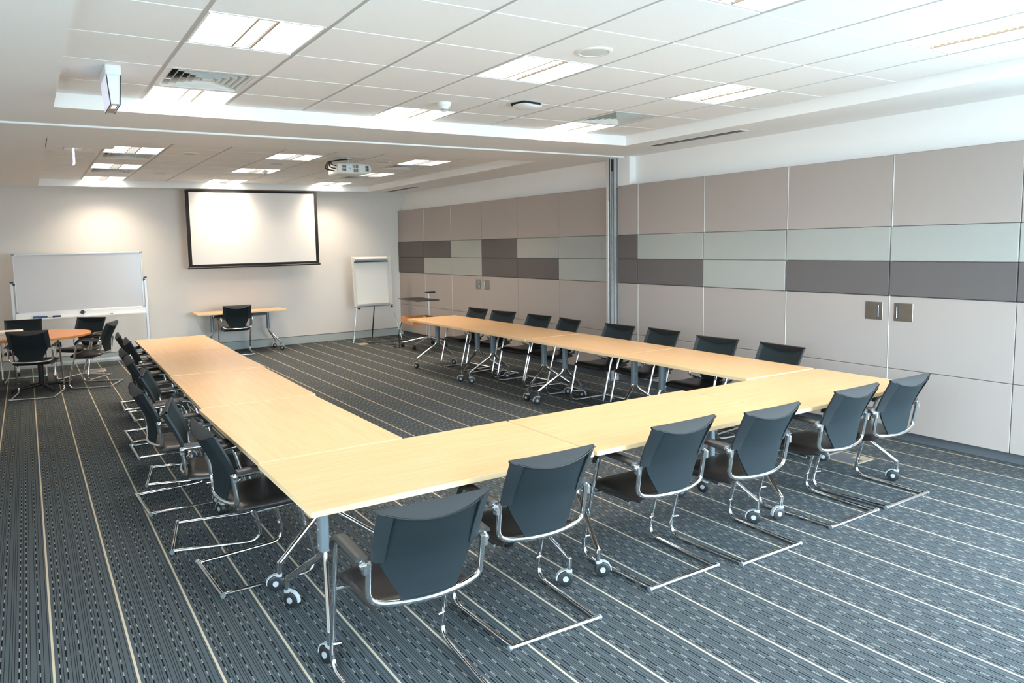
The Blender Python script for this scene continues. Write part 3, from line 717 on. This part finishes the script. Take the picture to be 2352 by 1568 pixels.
# ------------------------------------------------------------------ chairs
def make_chair():
    t = empty('conference_chair'); r_ = .0122
    for s_ in (-1, 1):
        pts = [(s_ * .243, .0, r_, 0), (s_ * .268, .515, r_, .075), (s_ * .277, .525, .10, 0), (s_ * .278, .395, .655, .085), (s_ * .266, .115, .652, 0)]
        pts = [(s_ * .243, .0, r_, 0), (s_ * .269, .545, r_, .085), (s_ * .278, .375, .668, .085), (s_ * .268, .105, .652, 0)]
        path = fillet(pts, 9); b = MB(); b.tube(path, r_, 12); b.build('side_tube', 'chrome', t)
        b = MB(); b.tube([(s_ * .273, .505, .135), (s_ * .235, .495, .135)], .006, 8); b.build('stacking_peg', 'chrome_soft', t)
        # armrest pad over the tube
        top = [p for p in path if p[2] > .585]
        rings = []
        for i, p in enumerate(top):
            a = top[max(i - 1, 0)]; bq = top[min(i + 1, len(top) - 1)]; T = (bq - a).normalized(); nn = Vector((1, 0, 0)).cross(T)
            if nn.z < 0 and T.y < 0: nn = -nn
            if i == 0 and nn.y < 0: nn = -nn
            if nn.dot(Vector((0, .35, 1))) < 0: nn = -nn
            w_ = .022 + .006 * min(1, i / 6); c0 = p + nn * .008
            rings.append([c0 + Vector((-w_, 0, 0)), c0 + Vector((-w_, 0, 0)) + nn * .012, c0 + Vector((-w_ * .7, 0, 0)) + nn * .020, c0 + Vector((w_ * .7, 0, 0)) + nn * .020, c0 + Vector((w_, 0, 0)) + nn * .012, c0 + Vector((w_, 0, 0))])
        b = MB(); b.loft(rings); b.build('armrest', 'pad_arm', t, ang=50)
        b = MB(); b.lathe([(.010, -.010), (.016, -.006), (.017, .006), (.012, .014)], (s_ * .268, .098, .645), 14, Matrix.Rotation(R(90), 4, 'X')); b.cbox(s_ * .262 - .012, s_ * .262 + .012, .078, .108, .612, .655, .004); b.build('joint_cap', 'chrome_soft', t)
    b = MB(); b.tube([(-.262, 0, r_), (.262, 0, r_)], r_ + .0006, 12); cb = b.build('floor_bar', 'chrome', t)
    for s_ in (-1, 1):
        b = MB(); b.tube([(s_ * .256, 0, r_ + .002), (s_ * .269, 0, r_ + .0018)], .0138, 12); b.build('end_cap', 'post', cb)
    b = MB(); b.tube([(-.272, .43, .415), (.272, .43, .415)], .009, 10); b.tube([(-.2, .22, .404), (-.2, .43, .412)], .008, 8); b.tube([(.2, .22, .404), (.2, .43, .412)], .008, 8); b.build('seat_support', 'chrome_soft', t)
    # back loop from arm joints down behind the seat
    lp = [(-.250, .085, .66, 0), (-.248, .112, .488, .06)]
    for k in range(-4, 5):
        x = k * .045; lp.append((x, .066 + .9 * x * x, .474 - .005 * (1 - (k / 4) ** 2), 0))
    lp += [(.248, .112, .488, .06), (.250, .085, .66, 0)]
    b = MB(); b.tube(fillet(lp, 7), .0125, 12); b.build('back_loop', 'chrome', t)
    # seat cushion
    prof = [(.108, .468), (.15, .470), (.21, .466), (.28, .464), (.36, .469), (.43, .476), (.475, .472), (.505, .457), (.515, .439), (.505, .421), (.46, .408), (.38, .402), (.28, .402), (.20, .412), (.15, .430), (.118, .448), (.102, .458)]
    cy_, cz_ = .30, .43; rings = []
    st = [-1, -.985, -.95, -.88, -.75, -.5, 0, .5, .75, .88, .95, .985, 1]
    for q in st:
        e = abs(q); kz = (1 - e ** 10) ** .5 if e < 1 else .05; ky = 1 - .06 * e ** 6
        kz = max(kz, .12)
        ring = []
        for (y, z) in prof:
            hw = .222 + .018 * (y - .08) / .43
            ring.append((q * hw, cy_ + (y - cy_) * ky, cz_ + (z - cz_) * kz + .006 * e * e))
        rings.append(ring)
    b = MB(); b.loft(rings); b.build('seat', 'leather', t, ang=60)
    # backrest
    def hw(z):
        if z < .645:
            q = (z - .458) / (.645 - .458); return .098 + (.205 - .098) * (q ** .85)
        return .205
    def yc(z):
        pts = [(.44, .088), (.50, .10), (.58, .108), (.645, .103), (.70, .085), (.76, .060), (.82, .030), (.885, -.002)]
        for (a, ya), (bz, yb_) in zip(pts, pts[1:]):
            if z <= bz: return ya + (yb_ - ya) * (z - a) / (bz - a)
        return pts[-1][1]
    def bow(z, u): return (.020 + .038 * min(1, max(0, (z - .46) / .30))) * (1 - u * u)
    nu, nv = 17, 20
    def surf(off, toff=0.):
        rr_ = []
        for j in range(nv):
            row = []
            for i in range(nu):
                u = -1 + 2 * i / (nu - 1); ztop = .878 - .052 * (1 - (u * .87) ** 2); z = .458 + (ztop - .458) * j / (nv - 1)
                x = u * hw(z); fu = x / .235
                row.append(Vector((x, yc(z) - bow(z, fu) + off, z)))
            rr_.append(row)
        return rr_
    A, B2 = surf(0), surf(.010); b = MB()
    for g in (A, [r2[::-1] for r2 in B2]): b.loft(g, caps=False, closed=False)
    edge = lambda g: [g[0][i] for i in range(nu)] + [g[j][-1] for j in range(1, nv)] + [g[-1][i] for i in range(nu - 2, -1, -1)] + [g[j][0] for j in range(nv - 2, 0, -1)]
    e1, e2 = edge(A), edge(B2); n = len(e1)
    b.add(e1 + e2, [(i, n + i, n + (i + 1) % n, (i + 1) % n) for i in range(n)])
    bk = b.build('backrest', 'mesh', t)
    for s_ in (-1, 1):          # side sleeves
        rings = []
        for k in range(12):
            z = .645 + (.872 - .645) * k / 11; y = yc(z); zl = z - .020 * k / 11
            xo = .236 + .004 * (k / 11); xi = .186
            ya, yb_ = y - bow(z, xo / .24), y - bow(z, xi / .24)
            ring = [(s_ * xi, yb_ - .003, zl), (s_ * (xi + .02), yb_ * .6 + ya * .4 - .004, (z + zl) / 2), (s_ * (xo - .006), ya - .005, z), (s_ * xo, ya, z), (s_ * (xo - .004), ya + .013, z), (s_ * (xi + .01), yb_ + .017, zl), (s_ * xi, yb_ + .013, zl)]
            rings.append(ring if s_ > 0 else ring[::-1])
        b = MB(); b.loft(rings); b.build('side_sleeve', 'sleeve', bk, ang=50)
    # headband: crescent between bowed seam and straight top edge
    rowA, rowB, rowC, rowD = [], [], [], []
    for i in range(21):
        u = -1 + i / 10; z0 = .874 - .050 * (1 - u * u); x = u * .241
        p = Vector((x, yc(z0) - bow(z0, u) - .001, z0)); q = Vector((x, .014 - .004 * (1 - u * u), .884 - .002 * (1 - u * u)))
        rowA.append(p); rowB.append(p * .45 + q * .55 + Vector((0, -.006 * (1 - u * u), .006 * (1 - u * u)))); rowC.append(q); rowD.append(p + Vector((0, .013, -.004)))
    b = MB(); b.loft([rowA, rowB, rowC, [q + Vector((0, .008, -.006)) for q in rowC], rowD], caps=False, closed=False); b.build('headband', 'band', bk, ang=60)
    b = MB(); b.tube([p + Vector((0, -.002, 0)) for p in rowA], .0028, 6); b.build('piping', 'black', bk)
    return t
CH = make_chair(); cfirst = [True]
def place_chair(x, y, ang, lb, grp):
    t = CH if cfirst[0] else copy_tree(CH); cfirst[0] = False
    t.location = (x, y, 0); t.rotation_euler = (0, 0, R(ang - 90)); tag(t, lb, 'chair', grp); return t
g1 = 'chairs along the front row of tables'
for (x, y, a), lb in zip(((1.278, 2.362, 87.5), (2.030, 2.592, 88.5), (2.968, 2.655, 90), (3.612, 2.582, 89.5), (4.515, 2.622, 90.5), (5.125, 2.612, 90)),
    ('nearest the camera, at the left end of the front row', 'second from left in the front row', 'third from left in the front row', 'fourth from left in the front row', 'fifth from left in the front row', 'at the right end of the front row, by the cupboards')):
    place_chair(x, y, a, 'black mesh-back cantilever chair ' + lb, g1)
g2 = 'chairs along the left row of tables'
for (x, y, a), lb in zip(((.765, 4.115, 3), (.705, 4.855, -13), (.615, 5.623, 3), (.752, 6.32, -12), (.742, 7.175, 1), (.762, 7.80, 1), (.905, 8.77, 0), (.88, 9.413, -2)),
    ('nearest of the left row', 'second of the left row, turned away from the camera', 'third of the left row, pulled furthest out', 'fourth of the left row', 'fifth of the left row', 'sixth of the left row', 'seventh of the left row', 'farthest of the left row')):
    place_chair(x, y, a, 'black mesh-back cantilever chair, ' + lb, g2)
g3 = 'chairs along the right row of tables'
for (x, y, a), lb in zip(((5.819, 4.09, 175.5), (5.791, 4.788, 183.5), (5.895, 5.583, 177), (5.859, 6.225, 181), (5.842, 7.104, 173), (5.866, 7.777, 183.5), (5.836, 8.582, 191), (5.82, 9.24, 183.7)),
    ('nearest the camera in the right row', 'second of the right row', 'third of the right row', 'fourth of the right row', 'fifth of the right row', 'sixth of the right row', 'seventh of the right row', 'farthest of the right row, by the trolley')):
    place_chair(x, y, a, 'black chair facing into the room, ' + lb, g3)
place_chair(3.09, 12.75, 85, 'black chair pushed up to the small desk under the screen', None)
g4 = 'chairs around the round table'
place_chair(-.045, 10.64, 77, 'black chair at the near side of the round table, back to the camera', g4)
place_chair(-.087, 12.55, 267, 'black chair at the far side of the round table, under the whiteboard tray', g4)
place_chair(.80, 12.21, 229, 'black chair behind the round table at the right, facing the camera', g4)
place_chair(.985, 11.17, 158, 'black chair at the right of the round table, seen from its side', g4)

# round table, box on it
t = thing('round_table', 'round orange-brown wooden table at the left by the whiteboard', 'table', (.08, 11.42, 0))
b = MB(); b.lathe([(.02, TZ - .03), (.645, TZ - .03), (.65, TZ - .026), (.65, TZ - .002), (.648, TZ), (.02, TZ)], n=64); b.build('tabletop', 'cherry', t)
b = MB(); b.tube([(0, 0, .05), (0, 0, TZ - .03)], .036, 18); b.lathe([(.16, TZ - .042), (.16, TZ - .03)], n=20); b.build('column', 'black', t)
for k in range(4):
    a = R(20 + 90 * k); d = Vector((math.cos(a), math.sin(a), 0)); b = MB()
    b.tube([d * .02 + Vector((0, 0, .07)), d * .38 + Vector((0, 0, .032))], [.026, .016], 10); b.lathe([(.016, 0), (.018, .02)], d * .37, 10); b.build('foot', 'black', t)
t = thing('cardboard_box', 'flat white lidded box lying on the round table', 'box', (-.36, 11.14, TZ + .0006), R(-6))
b = MB(); b.cbox(-.28, .255, -.15, .12, 0, .068, .003); b.build('tray', 'boxw', t)
b = MB(); b.cbox(-.285, .26, -.155, .125, .071, .105, .004); b.build('lid', 'boxw', t)

# ------------------------------------------------------------------ media trolley, floor boxes, cables
t = thing('media_trolley', 'black topped media trolley on a wheeled chrome star base by the cupboards', 'trolley', (6.10, 11.5, 0))
b = MB(); b.tube([(.08, 0, .17), (.08, 0, .995)], .020, 14); b.build('pole', 'alu', t)
def oriented(cx_, cy_, hx, hy, rz): return Matrix.Translation((cx_, cy_, 0)) @ Matrix.Rotation(rz, 4, 'Z')
mt = oriented(-.235, -.20, 0, 0, R(-3))
b = MB(); b.cbox(-.215, .215, -.41, .39, .893, .908, .004, mt); b.build('shelf', 'black', t)
b = MB(); b.cbox(-.10, .02, -.05, .05, .875, .894, .004); b.build('shelf_bracket', 'beam', t)
b = MB(); b.cbox(.03, .20, -.05, .05, .985, 1.018, .006); b.build('top_handle', 'black', t)
mt = oriented(-.27, -.30, 0, 0, R(-8)); b = MB()
b.box(-.225, .225, -.32, .30, .50, .515, mt); b.box(-.225, .225, -.335, -.32, .50, .60, mt); b.box(-.225, .225, .30, .315, .50, .60, mt); b.box(-.24, -.225, -.335, .315, .50, .60, mt); b.box(.225, .24, -.335, .315, .50, .60, mt)
b.build('wooden_tray', 'cherry', t, smooth=False)
for (dx, dy) in ((-.30, .34), (-.31, -.14), (.30, .30), (.33, -.14)):
    b = MB(); b.tube(fillet([(.07, 0, .19, 0), (dx * .3 + .05, dy * .3, .165, .2), (dx, dy, .085, 0)], 5), .016, 10); lg = b.build('base_leg', 'chrome_soft', t)
    b = MB(); b.lathe([(.01, -.02), (.036, -.018), (.038, 0), (.036, .018), (.01, .02)], (dx, dy, .0385), 16, Matrix.Rotation(R(90), 4, 'Y')); b.tube([(dx, dy, .06), (dx, dy, .09)], .012, 8); b.build('castor', 'black', lg)
pts = []
for k in range(60):
    a = k * .33; pts.append((5.83 + (.075 + .012 * math.sin(k * .7)) * math.cos(a) * 1.5, 11.22 + (.06 + .012 * math.cos(k * .9)) * math.sin(a), .528 + .065 * k / 60 + .004 * math.sin(k)))
b = MB(); b.tube(pts, .0065, 6); o = b.build('cable_coil', 'white'); tag(o, 'tangle of white cable lying in the wooden tray of the trolley', 'cable')
b = MB(); b.tube(fillet([(5.60, 11.45, .505, 0), (5.56, 11.5, .30, .1), (5.62, 11.6, .02, .12), (5.66, 11.95, .006, .05), (5.85, 12.15, .006, .2), (5.70, 12.38, .006, .2), (5.44, 12.60, .016, 0)], 7), .006, 7); o = b.build('power_cable', 'blackmat'); tag(o, 'black power cable trailing from the trolley tray across the floor', 'cable')
b = MB(); b.tube(fillet([(5.46, 12.75, .016, 0), (5.62, 12.72, .006, .1), (5.95, 12.62, .006, .15), (6.2, 12.75, .006, .15), (6.35, 12.55, .006, .1), (6.5, 13.2, .006, .1), (6.52, 13.4, .006, 0)], 7), .006, 7); o = b.build('power_cable', 'blackmat'); tag(o, 'black cable on the floor between the flip chart and the corner', 'cable')
def floor_box(x0, x1, y0, y1, lb, plain=False):
    t = thing('floor_box', lb, 'floor box', ((x0 + x1) / 2, (y0 + y1) / 2, 0), group='floor outlet boxes'); hx, hy = (x1 - x0) / 2, (y1 - y0) / 2
    b = MB(); w_ = .02
    for a in ((-hx, hx, -hy, -hy + w_), (-hx, hx, hy - w_, hy), (-hx, -hx + w_, -hy + w_, hy - w_), (hx - w_, hx, -hy + w_, hy - w_)): b.box(*a, .0, .007)
    b.build('frame', 'brass', t, smooth=False)
    b = MB(); b.box(-hx + w_, hx - w_, -hy + w_, hy - w_, 0, .004); b.build('lid', 'brass' if plain else 'toe', t, smooth=False)
    b = MB(); b.box(hx * .25, hx - w_, -hy + w_, -hy * .1, .0, .0065); b.build('cable_flap', 'brass', t, smooth=False)
floor_box(5.60, 5.90, 3.28, 3.57, 'square carpet-lidded floor box by the right end chair')
floor_box(.68, .97, 12.46, 12.78, 'floor box with dark sockets behind the round table chairs')
floor_box(5.29, 5.50, 12.57, 12.82, 'small tan floor box under the flip chart', True)

# ------------------------------------------------------------------ camera, light, colour
cam = bpy.data.cameras.new('camera'); co = bpy.data.objects.new('camera', cam); C.objects.link(co)
yaw, pitch, roll, fpx, ccx, ccy = 5.40329867e-01, -9.83707053e-02, -2.24943882e-02, 1.66567337e+03, 1.06386462e+03, 7.24654293e+02
cyw, syw, cp, sp, cr, sr = math.cos(yaw), math.sin(yaw), math.cos(pitch), math.sin(pitch), math.cos(roll), math.sin(roll)
fwd = Vector((syw * cp, cyw * cp, sp)); rt = Vector((cyw, -syw, 0)); up = rt.cross(fwd)
r2 = rt * cr + up * sr; u2 = up * cr - rt * sr
m3 = Matrix((r2, u2, -fwd)).transposed()
co.matrix_world = Matrix.Translation((0, 0, H)) @ m3.to_4x4()
cam.sensor_width = 36; cam.sensor_fit = 'HORIZONTAL'; cam.lens = 36 * fpx / 2352
cam.shift_x = (1176 - ccx) / 2352; cam.shift_y = (ccy - 784) / 2352; cam.clip_start = .05
S.camera = co
wd = bpy.data.worlds.new('world'); S.world = wd; wd.use_nodes = True
nt = wd.node_tree; bg = nt.nodes['Background']; bg.inputs['Strength'].default_value = 24.0
gm = nt.nodes.new('ShaderNodeNewGeometry'); sz = nt.nodes.new('ShaderNodeSeparateXYZ'); mr = nt.nodes.new('ShaderNodeMapRange')
mr.inputs['From Min'].default_value = -.06; mr.inputs['From Max'].default_value = .06
rp = nt.nodes.new('ShaderNodeValToRGB'); rp.color_ramp.elements[0].color = (.27, .33, .37, 1); rp.color_ramp.elements[1].color = (.68, .845, 1.0, 1)   # ground below the horizon, overcast sky above
tcw = nt.nodes.new('ShaderNodeTexCoord')
nt.links.new(tcw.outputs['Generated'], sz.inputs[0]); nt.links.new(sz.outputs['Z'], mr.inputs['Value']); nt.links.new(mr.outputs['Result'], rp.inputs['Fac']); nt.links.new(rp.outputs['Color'], bg.inputs['Color'])
nt.nodes.remove(gm)
ld = bpy.data.lights.new('window_portal', 'AREA'); ld.shape = 'RECTANGLE'; ld.size = LY1 - LY0; ld.size_y = 2.78 - LZ0; ld.cycles.is_portal = True
lo = bpy.data.objects.new('window_portal', ld); C.objects.link(lo); lo.location = (XL - .10, (LY0 + LY1) / 2, (2.78 + LZ0) / 2); lo.rotation_euler = (R(90), 0, R(-90))
ld = bpy.data.lights.new('window_portal', 'AREA'); ld.shape = 'RECTANGLE'; ld.size = RY1 - RY0; ld.size_y = 2.66; ld.cycles.is_portal = True
lo = bpy.data.objects.new('window_portal', ld); C.objects.link(lo); lo.location = (XR + .10, (RY0 + RY1) / 2, 1.45); lo.rotation_euler = (R(90), 0, R(90))
for k, (x0, x1, z0, z1) in enumerate(WIN):          # sampling portals in the window openings (emit nothing themselves)
    ld = bpy.data.lights.new('window_portal', 'AREA'); ld.shape = 'RECTANGLE'; ld.size = x1 - x0; ld.size_y = z1 - z0; ld.cycles.is_portal = True
    lo = bpy.data.objects.new('window_portal', ld); C.objects.link(lo); lo.location = ((x0 + x1) / 2, YN - .10, (z0 + z1) / 2); lo.rotation_euler = (R(90), 0, 0)
    # an area light looks down its own -Z; this turns it to face +Y, into the room
S.view_settings.view_transform = 'Standard'; S.view_settings.look = 'None'; S.view_settings.gamma = 1; S.view_settings.exposure = 0.36
S.view_settings.use_curve_mapping = False
S.cycles.use_denoising = True
S.cycles.max_bounces = 8; S.cycles.diffuse_bounces = 5; S.cycles.glossy_bounces = 4; S.cycles.transparent_max_bounces = 8
S.cycles.sample_clamp_indirect = 8
